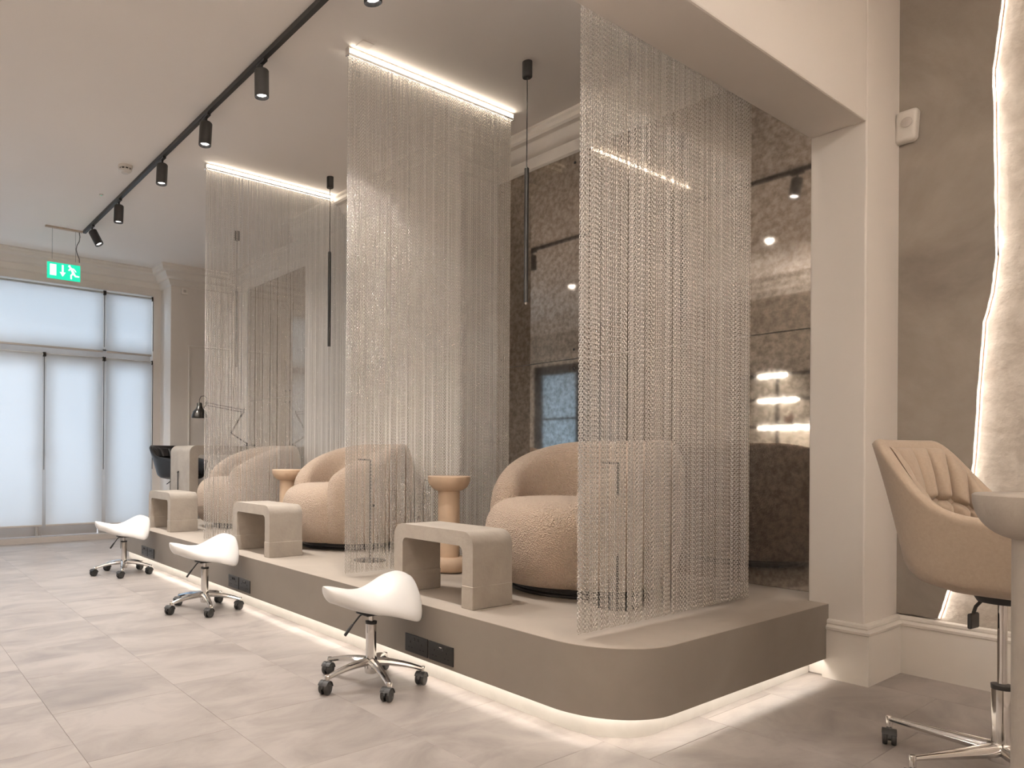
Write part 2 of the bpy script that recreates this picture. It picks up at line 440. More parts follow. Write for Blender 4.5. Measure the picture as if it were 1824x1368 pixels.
# ------------------------------------------------------------------ antique mirror panels
def mirror_panel(y0, y1, z0, z1, label, x=XM):
    t = thing('mirror_panel', label, 'mirror', (x, (y0 + y1) / 2, z0), 0, 'antique mirror panels on the long wall')
    w = (y1 - y0) / 2 - .0015; h = z1 - z0 - .003
    obj('glass', box(-.012, -.001, -w, w, .0015, h, .0015, 1), M['mirror'], t, smooth=False)
    for sy in (-1, 1):
        for z in (.07, h - .07):
            obj('fixing_screw', lathe([(0, 0), (.009, 0), (.010, .003), (.006, .006), (0, .006)], 12, Matrix.Translation((-.012, sy * (w - .05), z)) @ Matrix.Rotation(-PI / 2, 4, 'Y')), M['black_metal'], t)
MT, MS = 3.45, 1.89
mirror_panel(Y1, 3.405, PZ, MS, 'lower smoked mirror panel beside the pillar, behind the nearest armchair')
mirror_panel(Y1, 3.405, MS, MT, 'upper smoked mirror panel beside the pillar, reflecting the track light')
mirror_panel(3.405, CHY0, PZ, MS, 'lower smoked mirror panel next to the chimney breast, reflecting a black framed door')
mirror_panel(3.405, CHY0, MS, MT, 'upper smoked mirror panel next to the chimney breast under the cornice')
mirror_panel(CHY1, 7.85, PZ, MS, 'lower smoked mirror panel in the far alcove beside the chimney breast')
mirror_panel(CHY1, 7.85, MS, MT, 'upper smoked mirror panel in the far alcove beside the chimney breast')
mirror_panel(7.85, 8.98, PZ, MS, 'lower smoked mirror panel at the window end of the far alcove')
mirror_panel(7.85, 8.98, MS, MT, 'upper smoked mirror panel at the window end of the far alcove')

# ------------------------------------------------------------------ shop front: frames, glass, blinds
MULL = [-1.3, -.30, .35, 1.20, 1.94, 2.69, 3.36]
bm = bmesh.new()
ya, yb = YW + .11, YW + .18
add_box(bm, WX0, WX1, ya, yb, 3.28, WZ)           # head
add_box(bm, WX0, WX1, YW - .02, yb + .02, 0, .07)  # sill
add_box(bm, WX0, WX1, ya, yb, 2.42, 2.57)          # transom
for x in MULL:
    w = .028 if x not in (1.94,) else .005
    add_box(bm, max(WX0, x - w), min(WX1, x + w + (.05 if x == 2.69 else 0)), ya, yb, .07, 2.42)
    if x not in (1.94, .35, -.30): add_box(bm, max(WX0, x - .035), min(WX1, x + .085), ya, yb, 2.55, 3.28)
struct('window_1', bm, M['frame'], smooth=False)
w1 = bpy.data.objects['window_1']
obj('glass', box(WX0, WX1, YW + .14, YW + .146, 2.53, 3.25), M['glass'], w1, smooth=False)
def leaf(i, x0, x1, hinge):
    d = bpy.data.objects.new('door_%d' % i, None); COL.objects.link(d); d['kind'] = 'structure'; d.location = (x0, YW + .14, .075)
    w = x1 - x0
    bm = bmesh.new(); s = .055
    add_box(bm, 0, s, -.022, .022, 0, 2.34); add_box(bm, w - s, w, -.022, .022, 0, 2.34)
    add_box(bm, s, w - s, -.022, .022, 0, .17); add_box(bm, s, w - s, -.022, .022, 2.34 - .1, 2.34)
    obj('door_frame', bm, M['frame'], d, smooth=False)
    obj('glass', box(s, w - s, -.003, .003, .17, 2.24), M['glass'], d, smooth=False)
    hx = w - .05 if hinge else .05
    bm = bmesh.new(); add_tube(bm, [(hx, -.022, 1.06), (hx, -.06, 1.06), (hx - .13 if hinge else hx + .13, -.06, 1.06)], .009, 8)
    obj('door_handle', bm, M['chrome'], d)
    if i == 1:
        bm = bmesh.new(); add_box(bm, hx - .016, hx + .016, -.034, -.022, .0, .13, .003, 1); add_tube(bm, [(hx, -.042, .0), (hx, -.042, .12)], .008, 8)
        obj('door_bolt', bm, M['chrome'], d)
leaf(1, 1.205, 1.935, True); leaf(2, 1.945, 2.645, False)
w2 = bpy.data.objects.new('window_2', None); COL.objects.link(w2); w2['kind'] = 'structure'; w2.location = (2.735, YW + .14, .075)
bm = bmesh.new(); add_box(bm, 0, .05, -.022, .022, 0, 2.34); add_box(bm, .53, .58, -.022, .022, 0, 2.34); add_box(bm, .05, .53, -.022, .022, 0, .17); add_box(bm, .05, .53, -.022, .022, 2.26, 2.34)
obj('window_frame', bm, M['frame'], w2, smooth=False)
obj('glass', box(.05, .53, -.003, .003, .17, 2.26), M['glass'], w2, smooth=False)
w3 = bpy.data.objects.new('window_3', None); COL.objects.link(w3); w3['kind'] = 'structure'; w3.location = (-1.25, YW + .14, .075)
obj('glass', box(0, 2.4, -.003, .003, .0, 2.34), M['glass'], w3, smooth=False)

def blind(x0, x1, z0, z1, label, cord=None):
    t = thing('roller_blind', label, 'blind', ((x0 + x1) / 2, YW, z1), 0, 'white roller blinds on the shop front')
    w = (x1 - x0) / 2; y = -.035
    obj('fabric', box(-w + .012, w - .012, y - .0006, y + .0006, z0 - z1 + .01, -.01), M['blind'], t, smooth=False)
    bm = bmesh.new(); add_tube(bm, [(-w + .008, y + .018, -.018), (w - .008, y + .018, -.018)], .018, 12)
    obj('roller_tube', bm, M['pvc'], t)
    obj('bottom_bar', box(-w + .012, w - .012, y - .008, y + .008, z0 - z1 - .012, z0 - z1 + .014, .004, 1), M['frame'], t, smooth=False)
    for s in (-1, 1): obj('bracket', box(s * w - .008, s * w + .008, y - .012, .02, -.045, .01, .003, 1), M['dark_void'], t, smooth=False)
    if cord is not None:
        obj('pull_cord', tube([(cord * (w + .004), y - .012, -.02), (cord * (w + .004), y - .012, -min(.75 if z0 > 2 else 1.5, z1 - z0))], .0045, 6), M['dark_void'], t)
blind(-1.25, -.02, 2.52, 3.33, 'upper roller blind at the far end of the shop front, beyond the frame edge')
blind(.0, 2.68, 2.52, 3.33, 'wide upper roller blind above the pair of glazed doors', 1)
blind(2.70, 3.34, 2.52, 3.33, 'narrow upper roller blind next to the wall corner', 1)
blind(1.20, 1.932, .22, 2.44, 'tall roller blind on the door with the lever handle', 1)
blind(1.95, 2.675, .22, 2.44, 'tall roller blind on the middle glazed door under the exit sign', 1)
blind(2.70, 3.34, .20, 2.44, 'tall roller blind on the narrow side light nearest the wall corner', 1)
blind(.30, 1.18, .22, 2.44, 'tall roller blind at the far end of the shop front')
blind(-1.25, .28, .22, 2.44, 'widest tall roller blind near the side wall')

# ------------------------------------------------------------------ black framed door in left wall (seen in the mirror)
dl = bpy.data.objects.new('door_3', None); COL.objects.link(dl); dl['kind'] = 'structure'; dl.location = (XL - .06, DL0, 0)
bm = bmesh.new(); Wd = DL1 - DL0; s = .17
for y in (0, Wd / 2 - s / 2, Wd - s): add_box(bm, -.03, .05, y, y + s, 0, DLZ)
for z in (0, DLZ - s): add_box(bm, -.03, .05, 0, Wd, z, z + s)
obj('door_frame', bm, M['black_metal'], dl, smooth=False)
bm = bmesh.new()
for z in (.95, 1.84): add_box(bm, -.02, .02, s, Wd - s, z, z + .03)
obj('glazing_bar', bm, M['black_metal'], dl, smooth=False)
obj('glass', box(-.006, .006, s, Wd - s, s, DLZ - s), M['frost'], dl, smooth=False)
area('side_daylight', (XL - .8, 8.2, 1.6), 2.0, 40, (.62, .8, 1.0), (0, -PI / 2, 0), 2.6)

# ------------------------------------------------------------------ platform
RC = .34
def plat_outline(off=0.0, rc=RC):
    p = [(XP - .002, PY + off)]
    p += arc(PX + RC, PY + RC, max(.02, rc - off), -PI / 2, -PI, 14)
    p += [(PX + off, PEND - off), (XM - .002, PEND - off), (XM - .002, CHY1 + .002), (CHX - .002, CHY1 + .002), (CHX - .002, CHY0 - .002), (XM - .002, CHY0 - .002), (XM - .002, Y1 + .002), (XP - .002, Y1 + .002)]
    return p
pf = thing('platform', 'raised platform with rounded front corner and glowing shadow gap', 'platform', (0, 0, 0))
bm = bmesh.new(); add_prism(bm, plat_outline(.0015), PZ - .03, PZ)
obj('platform_top', bm, M['micro'], pf, angle=.5)
# fascia as thin shell
def strip_shell(path, z0, z1, th):
    prof = [(0, z0), (0, z1), (-th, z1), (-th, z0)]
    return sweep(path, prof)
outl = [(XP - .004, PY)] + arc(PX + RC, PY + RC, RC, -PI / 2, -PI, 20) + [(PX, PEND), (XM - .02, PEND)]
obj('fascia', strip_shell(outl, .10, PZ - .002, .02), M['fascia'], pf, angle=.4)
off = .075
outp = [(XP - .004, PY + off + .02)] + arc(PX + RC, PY + RC, RC - off, -PI / 2, -PI, 20) + [(PX + off, PEND - off), (XM - .02, PEND - off)]
obj('plinth', strip_shell(outp, 0.0, .20, .02), M['plinth'], pf, angle=.4)
ofs = .035
outs = [(XP - .004, PY + ofs)] + arc(PX + RC, PY + RC, RC - ofs, -PI / 2, -PI, 20) + [(PX + ofs, PEND - ofs)]
obj('led_strip', sweep(outs, [(0, .125), (0, .128), (-.012, .128), (-.012, .125)]), M['led_floor'], pf, smooth=False)
obj('soffit_board', strip_shell([(XP - .004, PY + .02)] + arc(PX + RC, PY + RC, RC - .02, -PI / 2, -PI, 20) + [(PX + .02, PEND - .02)], .135, .15, .07), M['plinth'], pf, smooth=False)

# double sockets on the fascia
def socket(y, label, usb=False):
    t = thing('double_socket', label, 'socket', (PX, y, .215 - .095), 0, 'black double sockets on the platform front')
    w, h = .091, .095
    obj('plate', box(-.007, 0, -w, w, 0, h, .003, 2), M['socket'], t, smooth=False)
    for s in (-1, 1):
        c = s * .045
        for (dy, dz, a, b_) in ((0, .056, .004, .009), (-.012, .028, .007, .004), (.012, .028, .007, .004)):
            obj('pin_hole', box(-.0078, -.0065, c + dy - a / 2 * 1.4, c + dy + a / 2 * 1.4, dz - b_ / 2, dz + b_ / 2), M['hole'], t, smooth=False)
        obj('rocker_switch', box(-.011, -.006, c - s * .030 - .006, c - s * .030 + .006, .064, .082, .002, 1), M['black_plastic'], t, smooth=False)
    if usb:
        obj('indicator', box(-.0082, -.0068, -.012, .012, .074, .078), M['pvc'], t, smooth=False)
for k, (yy, pl) in enumerate(((2.735, 'nearest stool'), (4.93, 'middle stool'), (7.02, 'farthest stool'))):
    socket(yy + .0945, 'black double wall socket behind the %s, the one nearer the windows' % pl)
    socket(yy - .0945, 'black double wall socket behind the %s, the one nearer the platform corner' % pl, True)

# ------------------------------------------------------------------ U-shaped stone footrests
def u_shape(bm, x0, x1, w0, w1, h, th, rr, ri, axis, na=6):
    """inverted U: outer and inner outlines with matching points, lofted so every face is a quad"""
    q = lambda t: PI / 2 * t / na
    out = [(w0, 0), (w0, h - rr)] + [(w0 + rr - rr * math.cos(q(i)), h - rr + rr * math.sin(q(i))) for i in range(1, na + 1)]
    out += [(w1 - rr + rr * math.sin(q(i)), h - rr + rr * math.cos(q(i))) for i in range(0, na)] + [(w1, h - rr), (w1, 0)]
    a, b_, hh = w0 + th, w1 - th, h - th
    inn = [(a, 0), (a, hh - ri)] + [(a + ri - ri * math.cos(q(i)), hh - ri + ri * math.sin(q(i))) for i in range(1, na + 1)]
    inn += [(b_ - ri + ri * math.sin(q(i)), hh - ri + ri * math.cos(q(i))) for i in range(0, na)] + [(b_, hh - ri), (b_, 0)]
    P = (lambda u, z, t: (t, u, z)) if axis == 'x' else (lambda u, z, t: (u, t, z))
    V = [[bm.verts.new(P(u, z, t)) for u, z in L_] for L_ in (out, inn) for t in (x0, x1)]
    o0, o1, i0, i1 = V
    for k in range(len(out) - 1):
        bm.faces.new((o0[k], o0[k + 1], o1[k + 1], o1[k])); bm.faces.new((i0[k], i1[k], i1[k + 1], i0[k + 1]))
        bm.faces.new((o0[k], i0[k], i0[k + 1], o0[k + 1])); bm.faces.new((o1[k], o1[k + 1], i1[k + 1], i1[k]))
    for k in (0, -1): bm.faces.new((o0[k], o1[k], i1[k], i0[k]))
    es = [e for e in bm.edges if len(e.link_faces) == 2 and e.calc_face_angle(0) > 1.2]
    bmesh.ops.bevel(bm, geom=es, offset=.004, segments=1, affect='EDGES')
def footrest_mesh(seed):
    bm = bmesh.new(); u_shape(bm, -.14, .14, -.315, .315, .385, .075, .07, .03, 'x'); return bm
fr_labels = ['grey cast stone U-shaped footrest in front of the nearest armchair', 'grey cast stone U-shaped footrest in front of the middle armchair', 'grey cast stone U-shaped footrest in front of the farthest armchair']
for k, yc in enumerate((2.857, 4.985, 7.03)):
    t = thing('footrest', fr_labels[k], 'footrest', (2.625, yc, PZ), 0, 'cast stone footrests on the platform edge')
    obj('body', footrest_mesh(k), M['stone'], t, angle=.5)
    for s in (-1, 1):
        obj('foot_band', box(-.1425, .1425, s * .315 - (.0795 if s > 0 else .0035), s * .315 + (.0035 if s > 0 else .0795), 0, .115, .003, 1), M['stone'], t, smooth=False)

# ------------------------------------------------------------------ saddle stools
SEAT_M = Matrix.Translation((-.026, .018, 0)) @ Matrix.Rotation(PI - .10, 4, 'Z') @ Matrix.Translation((-.03, 0, 0))
def saddle_bm():
    bm = bmesh.new(); NS, NA = 40, 32; rings = []
    def ease(t): return t * t * (3 - 2 * t)
    for i in range(NS + 1):
        s = i / NS                      # 0 nose .. 1 rear
        x = .265 - .50 * (1 - math.cos(PI * s)) / 2
        sx = (.265 - x) / .50
        w = .060 + .080 * ease(min(1, sx / .5)) + .070 * ease(max(0, (sx - .35) / .5) if sx < .85 else 1)
        endr = min(1, math.sqrt(max(0, 1 - (1 - min(1, sx / .12)) ** 2)), 1) if sx < .12 else 1
        endr = endr if sx <= .80 else math.sqrt(max(0, 1 - ((sx - .80) / .20) ** 2.6)) if sx < 1 else 0
        w *= max(endr, .001)
        hc = .508 - .030 * ease(min(1, sx / .36)) + .078 * ease(max(0, min(1, (sx - .40) / .44)))
        th = (.034 + .012 * ease(min(1, sx / .4)) + .012 * ease(max(0, min(1, (sx - .5) / .4)))) * max(.25, min(1, endr * 1.1))
        if sx > .80: hc -= .03 * ((sx - .80) / .20) ** 2
        droop = .040 + .115 * ease(max(0, (sx - .15) / .7) if sx < .85 else 1)
        ring = []
        for k in range(NA):
            a = 2 * PI * k / NA
            ca, sa = math.cos(a), math.sin(a)
            y = w * math.copysign(abs(ca) ** .8, ca)
            z = th * math.copysign(abs(sa) ** .8, sa)
            full = .21
            zz = hc - th - droop * min(1, (abs(y) / full)) ** 1.7 + z
            if sa < 0: zz -= .012 * (1 - abs(ca))
            ring.append(bm.verts.new((x, y, zz)))
        rings.append(ring)
    for A, B in zip(rings[:-1], rings[1:]):
        for k in range(NA):
            j = (k + 1) % NA; bm.faces.new((A[k], A[j], B[j], B[k]))
    bm.faces.new(rings[0]); bm.faces.new(rings[-1])
    return bm, rings
def arm_pts(a, R, z0, z1, n=7):
    return [(math.cos(a) * (.03 + (R - .03) * i / n), math.sin(a) * (.03 + (R - .03) * i / n), z0 + (z1 - z0) * (i / n) ** 1.9) for i in range(n + 1)]
def make_caster(parent, x, y, rz, ztop, r=.027, sc=1.0):
    """hooded twin-wheel caster; 'caster' part with two wheels below"""
    bm = bmesh.new(); Mx = Matrix.Translation((x, y, 0)) @ Matrix.Rotation(rz, 4, 'Z')
    tmp = bmesh.new(); ox = -.020
    # hood: arc shell over wheels
    N_ = 12; pr_ = []
    for i in range(N_ + 1):
        a = -.15 + (PI * 1.02) * i / N_
        pr_.append((ox + (r + .004) * math.cos(a), r + (r + .004) * math.sin(a)))
    pr_ += [(ox - r * .55, r * .7), (ox + r * .9, r * .8)]
    add_prism(tmp, pr_, -.006, .006, 'y')
    add_lathe(tmp, [(0, r * 1.5), (.010, r * 1.5), (.010, ztop), (0, ztop)], 10)
    add_tube(tmp, [(ox, -.020, r), (ox, .020, r)], .006, 8)
    # hood wings
    hood = []
    for s in (-1, 1):
        q_ = []
        for i in range(N_ + 1):
            a = .1 + (PI * .8) * i / N_; q_.append((ox + (r + .005) * math.cos(a), r + (r + .005) * math.sin(a)))
        for i in range(N_, -1, -1):
            a = .1 + (PI * .8) * i / N_; q_.append((ox + (r + .001) * math.cos(a), r + (r + .001) * math.sin(a)))
        add_prism(tmp, q_, s * .014 - .010, s * .014 + .010, 'y')
    bmesh.ops.transform(tmp, matrix=Mx, verts=tmp.verts)
    c = obj('caster', tmp, M['black_plastic'], parent)
    for s in (-1, 1):
        wbm = lathe([(0, -.009), (r * .6, -.009), (r * .92, -.008), (r, -.004), (r, .004), (r * .92, .008), (r * .55, .009), (r * .5, .007), (0, .007)], 20,
                    Mx @ Matrix.Translation((ox, s * .0145, r)) @ Matrix.Rotation(-s * PI / 2, 4, 'X'))
        obj('wheel', wbm, M['black_plastic'], c)
def make_stool():
    t = thing('saddle_stool', 'white saddle stool on chrome five-star base, the stool nearest the camera', 'stool', (2.115, 2.885, 0), 0, 'white saddle stools in front of the platform')
    bm, rings = saddle_bm(); bmesh.ops.transform(bm, matrix=SEAT_M, verts=bm.verts)
    seat = obj('seat', bm, M['white_vinyl'], t, angle=1.5)
    # piping seam over the raised rear
    i0 = 24; seam = [Vector(rings_co) for rings_co in SEAM]
    obj('seam', tube(seam, .0012, 5), M['pvc'], seat)
    obj('gas_lift', lathe([(0, .085), (.027, .085), (.027, .30), (.0265, .305), (.0125, .305), (.0125, .365), (0, .365)], 24), M['chrome'], t)
    obj('collar', lathe([(.0125, .302), (.029, .302), (.030, .314), (.013, .316)], 24), M['black_plastic'], t)
    obj('seat_plate', box(-.06, .06, -.05, .05, .350, .362, .003, 1), M['black_plastic'], t, smooth=False)
    lv = tube([(-.033, .023, .352), (-.048, .034, .338), (-.072, .051, .300)], .0045, 8)
    l_ = obj('lever', lv, M['black_plastic'], t)
    obj('lever_grip', tube([(-.072, .051, .300), (-.080, .057, .288), (-.095, .067, .262), (-.108, .076, .240)], [.006, .011, .013, .013], 10, flat=.6), M['black_plastic'], l_)
    bm = bmesh.new(); add_lathe(bm, [(0, .055), (.030, .055), (.034, .075), (.032, .115), (.026, .125), (0, .125)], 24)
    for k in range(5):
        a = PH + 2 * PI * k / 5
        add_tube(bm, arm_pts(a, .262, .112, .074), [.027, .026, .024, .022, .020, .0185, .017, .016], 10, flat=.75)
        add_lathe(bm, [(0, .056), (.0155, .056), (.0155, .082), (.012, .087), (0, .087)], 14, Matrix.Translation((.262 * math.cos(a), .262 * math.sin(a), 0)))
    obj('star_base', bm, M['chrome'], t)
    for k in range(5):
        a = PH + 2 * PI * k / 5
        make_caster(t, .262 * math.cos(a), .262 * math.sin(a), .45, .060, .031)
    return t
PH = math.atan2(-.5765, .8171) + 0.0
# seam path from the seat surface
_b, _r = saddle_bm()
SEAM = []
_MT = SEAT_M
for k in range(0, 17):
    ring = _r[25]; v = ring[k].co.copy(); v.x += .035 * (abs(v.y) / .2) ** 2 * -1; v.z += .0006
    SEAM.append(_MT @ v)
_b.free()
st = make_stool()
dup(st, (2.10, 4.955, 0), .06, 'white saddle stool on chrome five-star base, the middle stool of three')
dup(st, (2.085, 6.87, 0), -.05, 'white saddle stool on chrome five-star base, the stool farthest along by the windows')

# ------------------------------------------------------------------ boucle swivel armchairs
def se(a, n):  # superellipse radius factor
    return 1.0
def make_armchair():
    t = thing('armchair', 'rounded beige boucle swivel armchair partly behind the nearest chain curtain', 'armchair', (3.43, 2.66, PZ), -.17, 'boucle swivel armchairs on the platform')
    # local: front is -x
    bm = bmesh.new(); NU, NV = 48, 22; rings = []
    H0, H1 = .055, .525
    for i in range(NV + 1):
        v = i / NV
        a = -PI / 2 + PI * v
        # vertical profile
        zz = (H0 + H1) / 2 + (H1 - H0) / 2 * math.copysign(abs(math.sin(a)) ** .62, math.sin(a))
        rr = abs(math.cos(a)) ** (.36 if a > 0 else .12) if abs(math.cos(a)) > 1e-6 else 0
        sc_ = .96 + .045 * math.sin(PI * min(1, max(0, (zz - H0) / (H1 - H0))))
        ring = []
        for k in range(NU):
            u = 2 * PI * k / NU
            cx_, sy_ = math.cos(u), math.sin(u)
            R_ = .415 * rr * sc_
            x = -.115 + R_ * math.copysign(abs(cx_) ** .9, cx_) * 1.0
            y = R_ * math.copysign(abs(sy_) ** .9, sy_) * 1.0
            ring.append(bm.verts.new((x, y, zz + (.012 * (1 - rr) if v > .5 else 0))))
        rings.append(ring)
    for A, B in zip(rings[:-1], rings[1:]):
        for k in range(NU):
            j = (k + 1) % NU; bm.faces.new((A[k], A[j], B[j], B[k]))
    bmesh.ops.remove_doubles(bm, verts=bm.verts, dist=1e-5)
    seat = obj('seat', bm, M['boucle'], t, angle=2)
    # wrap-around back
    bm = bmesh.new(); NPH, NC = 64, 28; rings = []
    pm = math.radians(138)
    for i in range(NPH + 1):
        f = -1 + 2 * i / NPH; ph = f * pm; af = abs(f)
        tt = max(0, (af - .25) / .75)
        top = .865 - .30 * (tt ** 1.9)
        lim = min(1.0, (1 - af) / .085)
        e_ = math.sqrt(max(0, 1 - (1 - lim) ** 2))
        thick = (.085 + .01 * math.cos(ph)) * max(e_, .02)
        top = H0 + (top - H0) * (.80 + .20 * e_)
        rc = .415 + .03 * math.cos(ph)
        phx = ph
        ring = []
        for k in range(NC):
            a = 2 * PI * k / NC; ca, sa = math.cos(a), math.sin(a)
            rr = rc + thick * math.copysign(abs(ca) ** .65, ca)
            zn = math.copysign(abs(sa) ** .42, sa)
            zmid = (top + H0) / 2; z = zmid + (top - H0) / 2 * zn
            lean = .05 * ((z - .3) / .5) * (1 - .6 * af)
            bulge = .03 * math.sin(PI * min(1, max(0, (z - H0) / (top - H0)))) * (1 if ca > 0 else 0) * max(e_, .1)
            rr += lean * .5 + bulge
            ring.append(bm.verts.new((-.0 + rr * math.cos(phx) * 1.0, rr * math.sin(phx) * 1.06, z)))
        rings.append(ring)
    for A, B in zip(rings[:-1], rings[1:]):
        for k in range(NC):
            j = (k + 1) % NC; bm.faces.new((A[k], A[j], B[j], B[k]))
    bm.faces.new(rings[0]); bm.faces.new(rings[-1])
    back = obj('backrest', bm, M['boucle'], t, angle=2)
    # centre seams on the inner face
    for s in (-.30, .30):
        pts = []
        for q in range(9):
            z = .50 + .31 * q / 8; rr = .415 + .03 - .094 + .02 * (z - .3)
            pts.append((rr * math.cos(s), rr * math.sin(s) * 1.06, z))
        obj('seam', tube(pts, .0022, 5), M['brown'], back)
    obj('swivel_base', lathe([(0, 0), (.37, 0), (.375, .008), (.37, .016), (.355, .02), (.355, .03), (.37, .034), (.372, .05), (.365, .058), (0, .058)], 48), M['black_metal'], t)
    return t
ac = make_armchair()
dup(ac, (3.40, 5.03, PZ), -.15, 'rounded beige boucle swivel armchair between the two farther chain curtains')
dup(ac, (3.43, 6.96, PZ), -.15, 'rounded beige boucle swivel armchair farthest along, behind the farthest chain curtain')

# ------------------------------------------------------------------ pedestal side tables
def pedestal(H, R, rp, base_r, bowl_h, name, label, loc, mt, group=None, base_h=.10):
    t = thing(name, label, 'table', loc, 0, group)
    pr_ = [(0, H), (R - .006, H), (R, H - .005)]
    for i in range(1, 13):
        a = PI / 2 * i / 12
        r = rp * .82 + (R - rp * .82) * math.cos(a); z = H - .012 - (bowl_h - .012) * math.sin(a) ** 1.0
        if r > rp * .9: pr_.append((max(r, rp * .9), z))
    pr_.append((rp * .9, H - bowl_h)); pr_.append((0, H - bowl_h))
    obj('table_top', lathe(pr_, 56), mt, t, angle=.9)
    obj('pillar_stem', lathe([(0, base_h * .6), (rp, base_h * .6), (rp, H - bowl_h * .80), (0, H - bowl_h * .80)], 40), mt, t, angle=.9)
    bp_ = [(0, 0), (base_r * .86, 0)]
    for i in range(0, 13):
        a = -PI / 2 + PI * i / 12
        bp_.append((base_r * .72 + base_r * .28 * math.cos(a), base_h / 2 + base_h / 2 * math.sin(a)))
    bp_.append((0, base_h))
    obj('foot', lathe(bp_, 48), mt, t, angle=.9)
    return t
pedestal(.632, .141, .072, .135, .10, 'side_table', 'peach clay pedestal side table between nearest armchair and middle chain curtain', (3.196, 3.497, PZ), M['clay'], 'clay pedestal side tables')
pedestal(.632, .141, .072, .135, .10, 'side_table', 'peach clay pedestal side table beside the middle armchair, before the farthest chain curtain', (3.2, 5.672, PZ), M['clay'], 'clay pedestal side tables')
pedestal(1.055, .172, .088, .17, .125, 'pedestal_table', 'tall grey stone pedestal table with bowl-shaped top cut off by the picture edge', (2.62, .475, 0), M['stone'])

# slim black stands beside armchairs
for (x, y, lab) in ((3.04, 4.17, 'slim black stand with round foot behind the middle chain curtain'), (3.17, 2.20, 'slim black stand with round foot behind the nearest chain curtain')):
    t = thing('floor_stand', lab, 'stand', (x, y, PZ), 0, 'slim black stands beside the armchairs')
    obj('round_foot', lathe([(0, 0), (.115, 0), (.116, .004), (.10, .008), (.02, .012), (0, .012)], 40), M['black_metal'], t)
    obj('pole', tube([(0, 0, .01), (0, 0, .735)], .0065, 10), M['black_metal'], t)
    obj('top_arm', tube([(0, 0, .733), (-.07, .05, .735)], .006, 8), M['black_metal'], t)
    obj('clamp_knob', lathe([(0, -.012), (.011, -.012), (.011, .012), (0, .012)], 12, Matrix.Translation((.014, -.01, .40)) @ Matrix.Rotation(PI / 2, 4, 'X')), M['black_plastic'], t)

# ------------------------------------------------------------------ chain curtains (geometry nodes repeat a link down and a strand across)
def link_mesh():
    bm = bmesh.new(); P_ = []
    L_, Wd_ = .0088, .0054
    for i in range(5): a = PI * i / 4; P_.append((Wd_ * math.cos(a), 0, L_ - Wd_ + Wd_ * math.sin(a)))
    for i in range(5): a = PI + PI * i / 4; P_.append((Wd_ * math.cos(a), 0, -(L_ - Wd_) + Wd_ * math.sin(a)))
    add_tube(bm, P_, .00150, 4, closed=True, up=Vector((0, 1, 0)))
    return bm
CH_LINK = .0215     # distance between links of the same turn
def chain_group(name, count_x, width, count_z, height):
    ng = bpy.data.node_groups.new(name, 'GeometryNodeTree')
    ng.interface.new_socket('Geometry', in_out='INPUT', socket_type='NodeSocketGeometry')
    ng.interface.new_socket('Geometry', in_out='OUTPUT', socket_type='NodeSocketGeometry')
    N = ng.nodes; L = ng.links
    gi = N.new('NodeGroupInput'); go = N.new('NodeGroupOutput')
    # down the strand
    ml = N.new('GeometryNodeMeshLine'); ml.inputs['Count'].default_value = count_z
    ml.inputs['Start Location'].default_value = (0, 0, 0); ml.inputs['Offset'].default_value = (0, 0, -height / (count_z - 1))
    i1 = N.new('GeometryNodeInstanceOnPoints'); L.new(ml.outputs[0], i1.inputs['Points']); L.new(gi.outputs[0], i1.inputs['Instance'])
    rz = N.new('GeometryNodeRealizeInstances'); L.new(i1.outputs[0], rz.inputs[0])
    # across the rail
    mx = N.new('GeometryNodeMeshLine'); mx.inputs['Count'].default_value = count_x
    mx.inputs['Start Location'].default_value = (0, 0, 0); mx.inputs['Offset'].default_value = (width / (count_x - 1), 0, 0)
    rv = N.new('FunctionNodeRandomValue'); rv.data_type = 'FLOAT_VECTOR'
    rv.inputs[0].default_value = (-.0034, -.003, -.0022); rv.inputs[1].default_value = (.0034, .003, .0022)
    sp = N.new('GeometryNodeSetPosition'); L.new(mx.outputs[0], sp.inputs['Geometry']); L.new(rv.outputs[0], sp.inputs['Offset'])
    rr = N.new('FunctionNodeRandomValue'); rr.data_type = 'FLOAT_VECTOR'; rr.inputs['Seed'].default_value = 5
    rr.inputs[0].default_value = (-.0008, -.0008, -.75); rr.inputs[1].default_value = (.0008, .0008, .75)
    i2 = N.new('GeometryNodeInstanceOnPoints'); L.new(sp.outputs[0], i2.inputs['Points']); L.new(rz.outputs[0], i2.inputs['Instance'])
    L.new(rr.outputs[0], i2.inputs['Rotation'])
    L.new(i2.outputs[0], go.inputs[0])
    return ng
